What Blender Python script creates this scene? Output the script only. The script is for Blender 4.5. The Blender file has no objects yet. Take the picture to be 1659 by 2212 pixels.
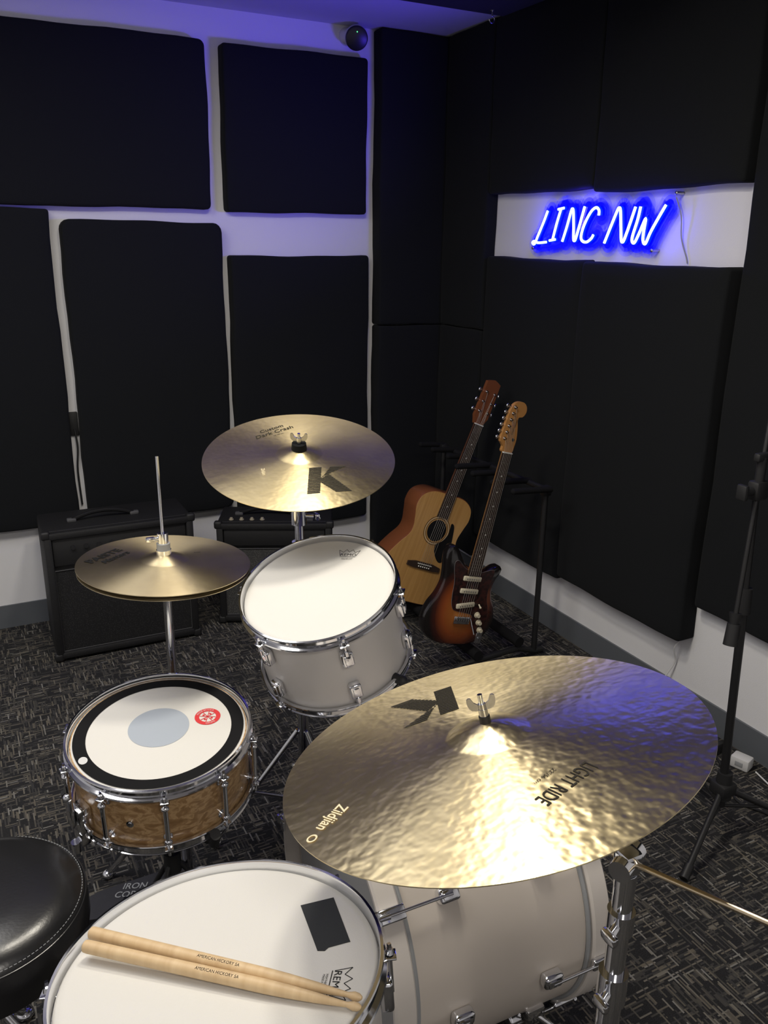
import bpy,bmesh,math,random
from mathutils import Vector,Matrix
random.seed(4)
SC=bpy.context.scene
COL=SC.collection
V=Vector
try:
    SC.view_settings.view_transform='Standard'
    SC.view_settings.look='None'
except Exception: pass
XW,YW,ZC=2.166,3.604,2.46
CAMR=V((.89,-.456,0.))

# ------------------------------------------------------------ materials
def N(nt,t,**k):
    n=nt.nodes.new(t)
    for a,b in k.items(): setattr(n,a,b)
    return n
def mat(name,col,rough=.5,metal=0.,spec=None,coat=0,bump=None,emis=None,trans=0,alpha=1,sheen=0):
    m=bpy.data.materials.new(name);m.use_nodes=True;nt=m.node_tree
    b=nt.nodes['Principled BSDF']
    b.inputs['Base Color'].default_value=(*col,1)
    b.inputs['Roughness'].default_value=rough
    b.inputs['Metallic'].default_value=metal
    if spec is not None:b.inputs['Specular IOR Level'].default_value=spec
    b.inputs['Coat Weight'].default_value=coat
    b.inputs['Coat Roughness'].default_value=.08
    b.inputs['Transmission Weight'].default_value=trans
    b.inputs['Alpha'].default_value=alpha
    if sheen:
        b.inputs['Sheen Weight'].default_value=sheen
        b.inputs['Sheen Roughness'].default_value=.5
    if emis:
        b.inputs['Emission Color'].default_value=(*emis[0],1);b.inputs['Emission Strength'].default_value=emis[1]
    tc=N(nt,'ShaderNodeTexCoord')
    no=N(nt,'ShaderNodeTexNoise');no.inputs['Scale'].default_value=(bump or (40,.02,0))[0];no.inputs['Detail'].default_value=3
    nt.links.new(tc.outputs['Object'],no.inputs['Vector'])
    if bump:
        bp=N(nt,'ShaderNodeBump');bp.inputs['Strength'].default_value=bump[1];bp.inputs['Distance'].default_value=bump[2]
        nt.links.new(no.outputs['Fac'],bp.inputs['Height']);nt.links.new(bp.outputs[0],b.inputs['Normal'])
    else:
        mr=N(nt,'ShaderNodeMapRange');mr.inputs['To Min'].default_value=max(rough-.03,0);mr.inputs['To Max'].default_value=min(rough+.03,1)
        nt.links.new(no.outputs['Fac'],mr.inputs['Value']);nt.links.new(mr.outputs[0],b.inputs['Roughness'])
    return m
def ramp(nt,fac,stops):
    r=N(nt,'ShaderNodeValToRGB');el=r.color_ramp.elements
    el[0].position=stops[0][0];el[0].color=(*stops[0][1],1)
    el[1].position=stops[-1][0];el[1].color=(*stops[-1][1],1)
    for p,c in stops[1:-1]:
        e=el.new(p);e.color=(*c,1)
    nt.links.new(fac,r.inputs[0]);return r.outputs[0]
def mapping(nt,scale,rot=(0,0,0),src='Object'):
    tc=N(nt,'ShaderNodeTexCoord');mp=N(nt,'ShaderNodeMapping')
    mp.inputs['Scale'].default_value=scale;mp.inputs['Rotation'].default_value=rot
    nt.links.new(tc.outputs[src],mp.inputs[0]);return mp.outputs[0]

M_wall=mat('wall_paint',(.78,.78,.80),.75,bump=(220,.15,.002))
M_ceil=mat('ceiling_paint',(.55,.55,.60),.9,bump=(150,.2,.002))
M_base=mat('baseboard_vinyl',(.115,.125,.14),.5)
M_fab=mat('black_fabric',(.0120,.0130,.0145),1.,spec=.08,bump=(900,.5,.001),sheen=.03)
M_chrome=mat('chrome',(.78,.79,.82),.1,1.)
M_goldchrome=mat('gold_tinted_chrome',(.72,.60,.42),.25,1.)  # gold reflection on the chrome boom put into the base colour
M_steel=mat('dull_steel',(.5,.5,.52),.3,1.)
M_pedal=mat('dark_pedal_metal',(.10,.10,.11),.45,1.)
M_black=mat('black_powder_coat',(.010,.010,.011),.5)
M_plast=mat('black_plastic',(.012,.012,.013),.58)
M_tolp=mat('black_vinyl_handle',(.008,.008,.009),.7,spec=.2)
M_foam=mat('black_foam',(.007,.007,.008),.95,spec=.2,bump=(700,.5,.001))
M_leather=mat('black_leather',(.012,.012,.013),.27,spec=.6,bump=(200,.14,.001))
M_head=mat('coated_drum_head',(.65,.635,.60),.62,bump=(500,.25,.0008))
M_headg=mat('resonant_drum_head',(.34,.34,.34),.5)
M_dot=mat('grey_centre_dot',(.36,.40,.46),.6)
M_blk=mat('black_ink',(.012,.012,.013),.8,spec=.05)
M_ink=mat('worn_black_ink',(.035,.032,.026),.8,spec=.05)
M_red=mat('red_ink',(.62,.03,.035),.6)
M_tape=mat('black_gaffer_tape',(.018,.02,.022),.75,bump=(600,.3,.0006))
M_shell=mat('white_drum_wrap',(.58,.555,.53),.38,spec=.45)
M_bass=mat('cream_drum_wrap',(.60,.54,.48),.36,spec=.45)
M_hoopw=mat('white_wood_hoop',(.64,.595,.55),.4)
M_tolex=mat('black_tolex',(.009,.009,.010),.6,bump=(420,.7,.002))
M_cream=mat('cream_plastic',(.62,.56,.42),.4)
M_knob=mat('aged_cream_plastic',(.38,.34,.25),.45)
M_white=mat('white_plastic',(.62,.62,.62),.4)
M_rose=mat('rosewood',(.035,.02,.014),.5)
M_mapleN=mat('amber_maple',(.42,.20,.06),.35,coat=.5)
M_mahog=mat('brown_mahogany',(.19,.062,.024),.3,coat=.6)
M_fret=mat('fret_wire',(.7,.68,.6),.25,1.)
M_string=mat('string_wire',(.6,.56,.5),.3,1.)
M_pearl=mat('pearl_inlay',(.75,.75,.7),.3)
M_silk=mat('gold_hollow_print',(.74,.66,.44),.6)
M_acr=mat('clear_acrylic',(.85,.9,1.),.05,trans=1.,alpha=.10)
M_cabW=mat('white_cable',(.7,.7,.7),.5)
M_grey=mat('grey_felt',(.30,.31,.32),.6)
M_pipe=mat('dark_silver_piping',(.08,.08,.085),.5)
M_lens=mat('dark_lens',(.01,.01,.012),.35)
M_led=mat('green_led',(0,.3,0),.5,emis=((.1,1,.3),2))
M_neon=mat('neon_gas_core',(.8,.9,1),.3,emis=((.60,.88,1.),2.2))
M_neonb=mat('neon_edge_glow',(.0,.0,.5),.3,emis=((.0,.004,1.),7))  # emissive blue that paints the glow at the tube edges
M_glow=mat('painted_halo_inner',(.0,.0,.55),.35,alpha=.92,emis=((.0,.0,1.),.95))  # the sign's wall halo painted as emissive layers, fainter outward
M_glow2=mat('painted_halo_mid',(.01,.01,.6),.35,alpha=.45,emis=((.0,.0,1.),.9))
M_glow3=mat('painted_halo_outer',(.02,.02,.6),.35,alpha=.18,emis=((.0,.0,1.),.8))

def carpet():
    m=bpy.data.materials.new('carpet_tile');m.use_nodes=True;nt=m.node_tree;b=nt.nodes['Principled BSDF'];L=nt.links
    b.inputs['Roughness'].default_value=1;b.inputs['Specular IOR Level'].default_value=.1
    tc=N(nt,'ShaderNodeTexCoord');sp=N(nt,'ShaderNodeSeparateXYZ');L.new(tc.outputs['Object'],sp.inputs[0])
    def mth(op,a,bv=None):
        n=N(nt,'ShaderNodeMath',operation=op)
        for i,x in enumerate((a,bv)):
            if x is None: continue
            if isinstance(x,(int,float)): n.inputs[i].default_value=x
            else: L.new(x,n.inputs[i])
        return n.outputs[0]
    def dashes(u,v,seed):
        row=mth('FLOOR',mth('MULTIPLY',v,1/.0040))
        wn=N(nt,'ShaderNodeTexWhiteNoise',noise_dimensions='1D');L.new(mth('ADD',row,seed),wn.inputs['W'])
        cell=mth('FLOOR',mth('ADD',mth('MULTIPLY',u,1/.034),mth('MULTIPLY',wn.outputs['Value'],7)))
        cb=N(nt,'ShaderNodeCombineXYZ');L.new(cell,cb.inputs[0]);L.new(row,cb.inputs[1]);cb.inputs[2].default_value=seed
        w2=N(nt,'ShaderNodeTexWhiteNoise',noise_dimensions='3D');L.new(cb.outputs[0],w2.inputs['Vector']);return w2
    A=dashes(sp.outputs[0],sp.outputs[1],3.);C=dashes(sp.outputs[1],sp.outputs[0],11.)
    ck=N(nt,'ShaderNodeTexChecker');ck.inputs['Scale'].default_value=5.2;L.new(mapping(nt,(1,1,0)),ck.inputs['Vector'])
    sel=ck.outputs['Fac']
    thA=mth('ADD',mth('MULTIPLY',sel,.22),.60);thC=mth('ADD',mth('MULTIPLY',sel,-.22),.82)
    a=mth('GREATER_THAN',A.outputs['Value'],thA);c=mth('GREATER_THAN',C.outputs['Value'],thC)
    s1=N(nt,'ShaderNodeSeparateXYZ');L.new(A.outputs['Color'],s1.inputs[0]);s2=N(nt,'ShaderNodeSeparateXYZ');L.new(C.outputs['Color'],s2.inputs[0])
    fstops=[(.0,(.040,.040,.042)),(.5,(.070,.066,.060)),(.85,(.135,.120,.096)),(1.,(.21,.205,.19))]
    fa=ramp(nt,s1.outputs[1],fstops);fcc=ramp(nt,s2.outputs[1],fstops)
    fz=N(nt,'ShaderNodeTexNoise');fz.inputs['Scale'].default_value=420;L.new(mapping(nt,(1,1,1)),fz.inputs['Vector'])
    bc=ramp(nt,fz.outputs['Fac'],[(.3,(.015,.015,.016)),(.7,(.034,.034,.036))])
    m1=N(nt,'ShaderNodeMix',data_type='RGBA');L.new(a,m1.inputs[0]);L.new(bc,m1.inputs[6]);L.new(fa,m1.inputs[7])
    m2=N(nt,'ShaderNodeMix',data_type='RGBA');L.new(c,m2.inputs[0]);L.new(m1.outputs[2],m2.inputs[6]);L.new(fcc,m2.inputs[7])
    L.new(m2.outputs[2],b.inputs['Base Color'])
    bp=N(nt,'ShaderNodeBump');bp.inputs['Strength'].default_value=.5;bp.inputs['Distance'].default_value=.003
    L.new(fz.outputs['Fac'],bp.inputs['Height']);L.new(bp.outputs[0],b.inputs['Normal']);return m
M_carpet=carpet()

def cymbal_mat(name,c1,c2,ham,rough,sc=58,an=.72):
    m=bpy.data.materials.new(name);m.use_nodes=True;nt=m.node_tree;b=nt.nodes['Principled BSDF'];L=nt.links
    b.inputs['Metallic'].default_value=1;b.inputs['Roughness'].default_value=rough
    b.inputs['Anisotropic'].default_value=an;b.inputs['Anisotropic Rotation'].default_value=.25
    t=N(nt,'ShaderNodeTangent',direction_type='RADIAL',axis='Z');L.new(t.outputs[0],b.inputs['Tangent'])
    n=N(nt,'ShaderNodeTexNoise');n.inputs['Scale'].default_value=9;n.inputs['Detail'].default_value=5
    v=mapping(nt,(1,1,1));L.new(v,n.inputs['Vector'])
    L.new(ramp(nt,n.outputs['Fac'],[(.3,c1),(.7,c2)]),b.inputs['Base Color'])
    vo=N(nt,'ShaderNodeTexNoise');vo.inputs['Scale'].default_value=sc;vo.inputs['Detail'].default_value=1;L.new(v,vo.inputs['Vector'])
    b2=N(nt,'ShaderNodeBump');b2.inputs['Strength'].default_value=ham;b2.inputs['Distance'].default_value=.006;L.new(vo.outputs['Fac'],b2.inputs['Height'])
    L.new(b2.outputs[0],b.inputs['Normal']);return m
M_ride=cymbal_mat('hammered_bronze',(.62,.52,.31),(.82,.70,.44),.21,.36,66,.74)
M_crash=cymbal_mat('dark_bronze',(.68,.56,.31),(.84,.71,.42),.10,.40,58,.70)
M_hat=cymbal_mat('aged_bronze',(.66,.55,.34),(.82,.70,.45),.05,.40,58,.74)

def wood(name,stops,scale,rough,coat=.3,dist=3.,rot=(0,0,0)):
    m=bpy.data.materials.new(name);m.use_nodes=True;nt=m.node_tree;b=nt.nodes['Principled BSDF'];L=nt.links
    b.inputs['Roughness'].default_value=rough;b.inputs['Coat Weight'].default_value=coat;b.inputs['Coat Roughness'].default_value=.15
    n=N(nt,'ShaderNodeTexNoise');n.inputs['Scale'].default_value=1;n.inputs['Detail'].default_value=4;n.inputs['Distortion'].default_value=dist
    L.new(mapping(nt,scale,rot),n.inputs['Vector']);L.new(ramp(nt,n.outputs['Fac'],stops),b.inputs['Base Color']);return m
M_tamo=wood('figured_ash_veneer',[(.3,(.25,.14,.058)),(.46,(.34,.20,.088)),(.55,(.52,.34,.17)),(.7,(.31,.18,.076))],(32,32,60),.32,.35,1.4)
M_spruce=wood('aged_spruce_top',[(.3,(.46,.24,.072)),(.7,(.58,.33,.11))],(90,4,4),.3,.5,.3)
M_stick=wood('hickory',[(.3,(.56,.39,.21)),(.7,(.68,.51,.30))],(8,8,60),.5,0,.3)
def sunburst():
    m=bpy.data.materials.new('three_tone_sunburst');m.use_nodes=True;nt=m.node_tree;b=nt.nodes['Principled BSDF'];L=nt.links
    b.inputs['Roughness'].default_value=.22;b.inputs['Coat Weight'].default_value=1;b.inputs['Coat Roughness'].default_value=.04
    tc=N(nt,'ShaderNodeTexCoord');mp=N(nt,'ShaderNodeMapping');L.new(tc.outputs['Object'],mp.inputs[0])
    mp.inputs['Location'].default_value=(.0,-.15*4.6,0);mp.inputs['Scale'].default_value=(5.7,4.6,0)
    ln=N(nt,'ShaderNodeVectorMath',operation='LENGTH');L.new(mp.outputs[0],ln.inputs[0])
    L.new(ramp(nt,ln.outputs['Value'],[(.2,(.42,.15,.028)),(.52,(.28,.065,.014)),(.72,(.05,.010,.006)),(.85,(.008,.006,.006))]),b.inputs['Base Color']);return m
M_burst=sunburst()
def tort():
    m=bpy.data.materials.new('tortoise_shell');m.use_nodes=True;nt=m.node_tree;b=nt.nodes['Principled BSDF'];L=nt.links
    b.inputs['Roughness'].default_value=.3
    n=N(nt,'ShaderNodeTexNoise');n.inputs['Scale'].default_value=70;n.inputs['Detail'].default_value=2;L.new(mapping(nt,(1,1,1)),n.inputs['Vector'])
    L.new(ramp(nt,n.outputs['Fac'],[(.4,(.012,.005,.005)),(.6,(.045,.012,.010))]),b.inputs['Base Color']);return m
M_tort=tort()
def grille(name,c1,c2,sc):
    m=bpy.data.materials.new(name);m.use_nodes=True;nt=m.node_tree;b=nt.nodes['Principled BSDF'];L=nt.links
    b.inputs['Roughness'].default_value=.8
    n=N(nt,'ShaderNodeTexVoronoi');n.inputs['Scale'].default_value=sc;L.new(mapping(nt,(1,1,1)),n.inputs['Vector'])
    L.new(ramp(nt,n.outputs['Distance'],[(.12,c2),(.32,c1)]),b.inputs['Base Color']);return m
M_gr1=grille('black_speckled_grille_cloth',(.006,.006,.007),(.06,.06,.06),230)
M_gr2=grille('silver_grille_cloth',(.04,.04,.04),(.24,.235,.21),260)

# ------------------------------------------------------------ mesh helpers
def rings(bm,R,closed):
    n=len(R)
    for i in range(n if closed else n-1):
        a,b=R[i],R[(i+1)%n]
        if len(a)==1 and len(b)==1: continue
        m=max(len(a),len(b))
        for k in range(m):
            k2=(k+1)%m
            if len(a)==1: f=(a[0],b[k2],b[k])
            elif len(b)==1: f=(a[k],a[k2],b[0])
            else: f=(a[k],a[k2],b[k2],b[k])
            try: bm.faces.new(f)
            except ValueError: pass
def lathe(bm,prof,seg=72,M=None,closed=False,arc=None):
    R=[]
    for r,z in prof:
        if r<1e-6: R.append([bm.verts.new((0,0,z))])
        else: R.append([bm.verts.new((r*math.cos(2*math.pi*k/seg),r*math.sin(2*math.pi*k/seg),z)) for k in range(seg)])
    rings(bm,R,closed)
    if M is not None:
        for rr in R:
            for v in rr: v.co=M@v.co
    return bm
def sweep(bm,pts,r,seg=10,closed=False,caps=True):
    pts=[V(p) for p in pts];n=len(pts)
    rad=r if isinstance(r,(list,tuple)) else [r]*n
    T=[]
    for i in range(n):
        if closed: t=pts[(i+1)%n]-pts[i-1]
        else: t=pts[min(i+1,n-1)]-pts[max(i-1,0)]
        T.append(t.normalized())
    u=T[0].orthogonal().normalized();R=[]
    for i in range(n):
        u=(u-u.dot(T[i])*T[i]).normalized();w=T[i].cross(u)
        R.append([bm.verts.new(pts[i]+rad[i]*(math.cos(2*math.pi*k/seg)*u+math.sin(2*math.pi*k/seg)*w)) for k in range(seg)])
    rings(bm,R,closed)
    if caps and not closed:
        bm.faces.new(R[0]);bm.faces.new(R[-1])
    return bm
def rod(bm,a,b,r,r2=None,seg=16): return sweep(bm,[a,b],[r,r if r2 is None else r2],seg)
def ball(bm,c,r,s=(1,1,1),seg=20):
    prof=[(0,-1)]+[(math.cos(t),math.sin(t)) for t in [(-.5+i/12)*math.pi for i in range(1,12)]]+[(0,1)]
    lathe(bm,prof,seg,Matrix.Translation(V(c))@Matrix.Diagonal((r*s[0],r*s[1],r*s[2],1)));return bm
def box(bm,c,s,M=None,bev=0,seg=2):
    X=Matrix.Translation(V(c))@Matrix.Diagonal((s[0],s[1],s[2],1))
    r=bmesh.ops.create_cube(bm,size=1,matrix=X);vs=r['verts']
    if bev:
        es=list({e for v in vs for e in v.link_edges})
        r2=bmesh.ops.bevel(bm,geom=es,offset=bev,segments=seg,affect='EDGES',profile=.5)
        vs=list({v for f in r2['faces'] for v in f.verts}|{v for v in vs if v.is_valid})
    if M is not None:
        for v in vs: v.co=M@v.co
    return bm
def extr(bm,pts,z0,z1,M=None):
    a=[bm.verts.new((p[0],p[1],z0)) for p in pts];b=[bm.verts.new((p[0],p[1],z1)) for p in pts]
    n=len(pts)
    bm.faces.new(a[::-1]);bm.faces.new(b)
    for i in range(n): bm.faces.new((a[i],a[(i+1)%n],b[(i+1)%n],b[i]))
    if M is not None:
        for v in a+b: v.co=M@v.co
    return bm
def spline(P,closed=True,n=6):
    out=[];m=len(P);rng=range(m if closed else m-1)
    for i in rng:
        g=lambda k:V(P[k%m]) if closed else V(P[max(0,min(m-1,k))])
        p0,p1,p2,p3=g(i-1),g(i),g(i+1),g(i+2)
        for k in range(n):
            t=k/n;out.append(.5*((2*p1)+(p2-p0)*t+(2*p0-5*p1+4*p2-p3)*t*t+(3*p1-p0-3*p2+p3)*t**3))
    if not closed: out.append(V(P[-1]))
    return out
def mk(name,bm,m,smooth=.6,parent=None,label=None):
    bmesh.ops.recalc_face_normals(bm,faces=bm.faces)
    me=bpy.data.meshes.new(name);bm.to_mesh(me);bm.free()
    for p in me.polygons:p.use_smooth=True
    try: me.set_sharp_from_angle(angle=smooth)
    except Exception: pass
    me.materials.append(m)
    o=bpy.data.objects.new(name,me);COL.objects.link(o)
    if parent:o.parent=parent
    if label:o['label']=label
    return o
def B(): return bmesh.new()
class Thing:
    def __init__(s,name,label,cat,M=None,group=None):
        e=bpy.data.objects.new(name,None);e.empty_display_size=.05;COL.objects.link(e)
        s.M=M if M is not None else Matrix();e.matrix_world=s.M;s.o=e
        e['label']=label;e['category']=cat
        if group:e['group']=group
    def part(s,name,bm,m,parent=None,world=False,label=None,smooth=.6):
        if world: bm.transform(s.M.inverted())
        return mk(name,bm,m,smooth,parent or s.o,label)
def solo(name,bm,m,label,cat,loc=None,smooth=.6,group=None,kind=None):
    if loc is not None: bm.transform(Matrix.Translation(-V(loc)))
    o=mk(name,bm,m,smooth)
    if loc is not None:o.location=loc
    if kind:o['kind']=kind
    if label:o['label']=label
    if cat:o['category']=cat
    if group:o['group']=group
    return o
def frame(c,n):
    n=V((n[0],n[1],1)).normalized();ax=V((1,0,0));ax-=ax.dot(n)*n;ax.normalize();ay=n.cross(ax)
    M=Matrix((ax,ay,n)).transposed().to_4x4();M.translation=V(c);return M
def textbm(body,size,xs=1.,shear=0.,bold=0.):
    cu=bpy.data.curves.new('tmp','FONT');cu.body=body;cu.size=size;cu.align_x='CENTER';cu.align_y='CENTER';cu.shear=shear;cu.resolution_u=3;cu.offset=bold
    o=bpy.data.objects.new('tmp',cu);COL.objects.link(o);bpy.context.view_layer.update()
    me=bpy.data.meshes.new_from_object(o.evaluated_get(bpy.context.evaluated_depsgraph_get()))
    bm=B();bm.from_mesh(me);bpy.data.objects.remove(o);bpy.data.curves.remove(cu);bpy.data.meshes.remove(me)
    for v in bm.verts:v.co.x*=xs
    return bm
def place2d(bm,o,ang,zf):
    c,s=math.cos(ang),math.sin(ang)
    for v in bm.verts:
        x,y=v.co.x,v.co.y;X=o[0]+c*x-s*y;Y=o[1]+s*x+c*y
        v.co=(X,Y,zf(math.hypot(X,Y)))
    return bm

# ------------------------------------------------------------ room
def struct(name,lo,hi,m):
    bm=B();c=[(a+b)/2 for a,b in zip(lo,hi)];box(bm,c,[b-a for a,b in zip(lo,hi)])
    o=solo(name,bm,m,None,None,loc=c,kind='structure');return o
X0,Y0=-1.7,-2.0
struct('floor',(X0-.1,Y0-.1,-.1),(XW+.1,YW+.1,0),M_carpet)
struct('ceiling',(X0-.1,Y0-.1,ZC),(XW+.1,YW+.1,ZC+.1),M_ceil)
struct('wall_north',(X0-.1,YW,0),(XW+.1,YW+.1,ZC),M_wall)
struct('wall_east',(XW,Y0-.1,0),(XW+.1,YW,ZC),M_wall)
struct('wall_south',(X0-.1,Y0-.1,0),(XW,Y0,ZC),M_wall)
struct('wall_west',(X0-.1,Y0,0),(X0,YW,ZC),M_wall)
struct('baseboard_north',(X0,YW-.008,0),(XW-.008,YW,.102),M_base)
struct('baseboard_east',(XW-.008,Y0,0),(XW,YW,.102),M_base)

def panel(wall,a0,a1,z0,z1,label,th=.055,seed=0,name='acoustic_baffle',r=.022):
    rnd=random.Random(seed);bm=B()
    w,h=a1-a0,z1-z0;ph=[rnd.uniform(0,6.28) for _ in range(8)]
    out=[];nn=14
    cs=[(w/2-r,h/2-r,0),(-w/2+r,h/2-r,90),(-w/2+r,-h/2+r,180),(w/2-r,-h/2+r,270)]
    for i,(cx,cy,a) in enumerate(cs):
        for k in range(5):
            t=math.radians(a+90*k/4);out.append([cx+r*math.cos(t),cy+r*math.sin(t)])
        nx,ny,na=cs[(i+1)%4];t=math.radians(a+90);p=(cx+r*math.cos(t),cy+r*math.sin(t));q=(nx+r*math.cos(math.radians(na)),ny+r*math.sin(math.radians(na)))
        for k in range(1,nn): out.append([p[0]+(q[0]-p[0])*k/nn,p[1]+(q[1]-p[1])*k/nn])
    for p in out:
        p[0]+=.0028*math.sin(9*p[1]+ph[0])+.0012*math.sin(27*p[1]+ph[1]);p[1]+=.0028*math.sin(8*p[0]+ph[2])+.0014*math.sin(23*p[0]+ph[3])
    prof=[(0,0),(0,th-.012),(.0015,th-.006),(.005,th-.002),(.012,th),(.05,th+.002)]
    R=[]
    for ins,d in prof:
        ring=[]
        for p in out:
            fx=1-ins/(w/2);fy=1-ins/(h/2)
            ring.append(bm.verts.new((p[0]*fx,p[1]*fy,d)))
        R.append(ring)
    rings(bm,R,False);bm.faces.new(R[0]);bm.faces.new(R[-1])
    if wall=='n': M=Matrix(((1,0,0,0),(0,0,-1,0),(0,1,0,0),(0,0,0,1)));loc=V(((a0+a1)/2,YW-.002,(z0+z1)/2))
    else: M=Matrix(((0,0,-1,0),(-1,0,0,0),(0,1,0,0),(0,0,0,1)));loc=V((XW-.002,(a0+a1)/2,(z0+z1)/2))
    bm.transform(M)
    o=solo(name,bm,M_fab,label,'acoustic panel',smooth=.9);o.location=loc
panel('n',-.22,1.024,1.712,2.335,'wide black fabric acoustic panel high on the white wall',seed=1)
panel('n',1.088,1.73,1.708,2.335,'nearly square black fabric acoustic panel below the ceiling camera',seed=2,r=.014)
panel('n',-.24,.386,.442,1.702,'tall black fabric acoustic panel beside the narrow wall gap',seed=3,r=.012)
panel('n',.424,1.06,.425,1.662,'tall black fabric acoustic panel with soft rounded corners above the amplifiers',seed=4,r=.036)
panel('n',1.09,1.742,.285,1.532,'tall black fabric acoustic panel hanging lower above the small amplifier',seed=5,r=.014)
panel('n',1.785,2.160,1.222,2.455,'narrow black corner panel stacked above another, reaching the ceiling',th=.075,seed=6,r=.012)
panel('n',1.785,2.160,.06,1.218,'narrow black corner panel standing near the floor behind the guitars',th=.075,seed=7,r=.012)
panel('e',3.16,3.520,1.222,2.455,'upper narrow black panel on the side wall next to the corner',seed=8,r=.006)
panel('e',3.16,3.520,.14,1.218,'lower narrow black panel on the side wall next to the corner',seed=9,r=.006)
panel('e',2.495,3.155,1.79,2.455,'black fabric acoustic panel above the neon sign',seed=10,r=.01)
panel('e',1.83,2.49,1.775,2.455,'black fabric acoustic panel above the neon sign cable',seed=11,r=.01)
panel('e',2.503,3.145,.265,1.54,'tall black fabric acoustic panel behind the guitar rack',seed=12,r=.015)
panel('e',1.825,2.498,.29,1.536,'tall black fabric acoustic panel below the neon sign',th=.07,seed=13,r=.015)
panel('e',1.17,1.80,.435,2.455,'floor-length black fabric panel behind the microphone stand',th=.05,seed=14,r=.012)
panel('e',.5,1.16,.43,2.455,'floor-length black fabric panel further along the side wall',th=.05,seed=15,r=.012)
bm=B();box(bm,(1.42,2.35,2.425),(1.1,1.1,.07),bev=.01)
solo('ceiling_baffle',bm,M_fab,'black fabric panel hung flat just under the ceiling','acoustic panel',loc=(1.42,2.35,2.445))
t=Thing('ceiling_hook','small silver screw hook hanging under the ceiling panel','hook',Matrix.Translation((1.88,2.84,2.392)))
bm=B();rod(bm,(0,0,.002),(0,0,-.02),.003);lathe(bm,[(0,0),(.010,0),(.010,-.004),(0,-.004)],20);t.part('plate',bm,M_steel)
bm=B();sweep(bm,[(0,0,-.018)]+[(.011*math.sin(a),0,-.031+.011*math.cos(a)) for a in [i*math.pi/8 for i in range(0,13)]],.0022,8);t.part('hook_loop',bm,M_steel)

cd=Thing('security_camera','small round black-faced security camera on a white base','security camera',Matrix.Translation((1.655,YW,2.418)))
Mr=Matrix.Rotation(math.radians(90),4,'X')
bm=B();lathe(bm,[(0,0),(.036,0),(.036,.012),(.03,.02),(.022,.05),(0,.05)],40,Mr);cd.part('mounting_base',bm,M_white)
dirn=Matrix.Translation((.012,-.07,-.012))@(V((-.30,-.9,-.38)).to_track_quat('Z','Y').to_matrix().to_4x4())
bm=B();lathe(bm,[(0,-.038),(.028,-.034),(.044,-.012),(.048,.006),(.046,.012)],40,dirn);cd.part('housing',bm,M_white)
bm=B();lathe(bm,[(.0462,.0115),(.0468,.024),(.043,.030),(.03,.034),(0,.036)],40,dirn);cd.part('lens_face',bm,M_lens)
bm=B();ball(bm,dirn@V((0,.026,.0345)),.0024);cd.part('indicator_light',bm,M_led)

t=Thing('wall_outlet','small black wall plate with a cable in the panel gap','outlet',Matrix.Translation((.405,YW,.86)))
bm=B();box(bm,(0,-.006,0),(.034,.012,.10),bev=.003);t.part('cover_plate',bm,M_plast)
bm=B();sweep(bm,spline([(0,-.012,-.02),(.004,-.02,-.1),(-.004,-.012,-.2),(.0,-.01,-.35)],False),.004);t.part('cable',bm,M_plast)

# ------------------------------------------------------------ neon sign
XT=XW-.045
ns=Thing('neon_sign','glowing blue neon wall sign spelling LINC NW in handwritten capitals','neon sign',Matrix.Translation((XW,2.46,1.66)))
def acr():
    bm=B();P=[(2.86,1.574),(2.18,1.574),(2.10,1.735),(2.10,1.768),(2.77,1.752),(2.86,1.61)]
    a=[bm.verts.new((XW-.020,y,z)) for y,z in P];b=[bm.verts.new((XW-.023,y,z)) for y,z in P]
    bm.faces.new(a);bm.faces.new(b)
    for i in range(6): bm.faces.new((a[i],a[(i+1)%6],b[(i+1)%6],b[i]))
    return bm
ns.part('clear_backing',acr(),M_acr,world=True)
for y,z in ((2.848,1.580),(2.19,1.580),(2.108,1.758)):
    bm=B();rod(bm,(XW,y,z),(XW-.034,y,z),.005);ball(bm,(XW-.034,y,z),.006,(.5,1,1));ns.part('standoff',bm,M_steel,world=True)
letters=[('L',[[(2.752,1.718),(2.774,1.676),(2.804,1.626),(2.818,1.602),(2.826,1.594),(2.836,1.600),(2.826,1.606),(2.800,1.600),(2.748,1.603)]]),
('I',[[(2.688,1.722),(2.654,1.726)],[(2.671,1.724),(2.691,1.672),(2.710,1.612)],[(2.728,1.609),(2.694,1.613)]]),
('N',[[(2.650,1.606),(2.629,1.660),(2.611,1.714),(2.604,1.722),(2.598,1.712),(2.590,1.66),(2.585,1.616),(2.579,1.609),(2.572,1.618),(2.553,1.675),(2.536,1.728)]]),
('C',[[(2.456,1.696),(2.457,1.713),(2.473,1.723),(2.496,1.712),(2.519,1.684),(2.537,1.650),(2.543,1.622),(2.533,1.608),(2.510,1.605),(2.486,1.617),(2.476,1.630)]]),
('N',[[(2.414,1.602),(2.389,1.655),(2.362,1.71),(2.353,1.719),(2.346,1.71),(2.337,1.66),(2.329,1.616),(2.322,1.606),(2.313,1.616),(2.292,1.67),(2.274,1.720)]]),
('W',[[(2.250,1.720),(2.258,1.68),(2.274,1.63),(2.275,1.610),(2.262,1.605),(2.242,1.64),(2.221,1.682),(2.224,1.64),(2.223,1.612),(2.210,1.602),(2.192,1.638),(2.165,1.68),(2.136,1.722)]])]
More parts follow.
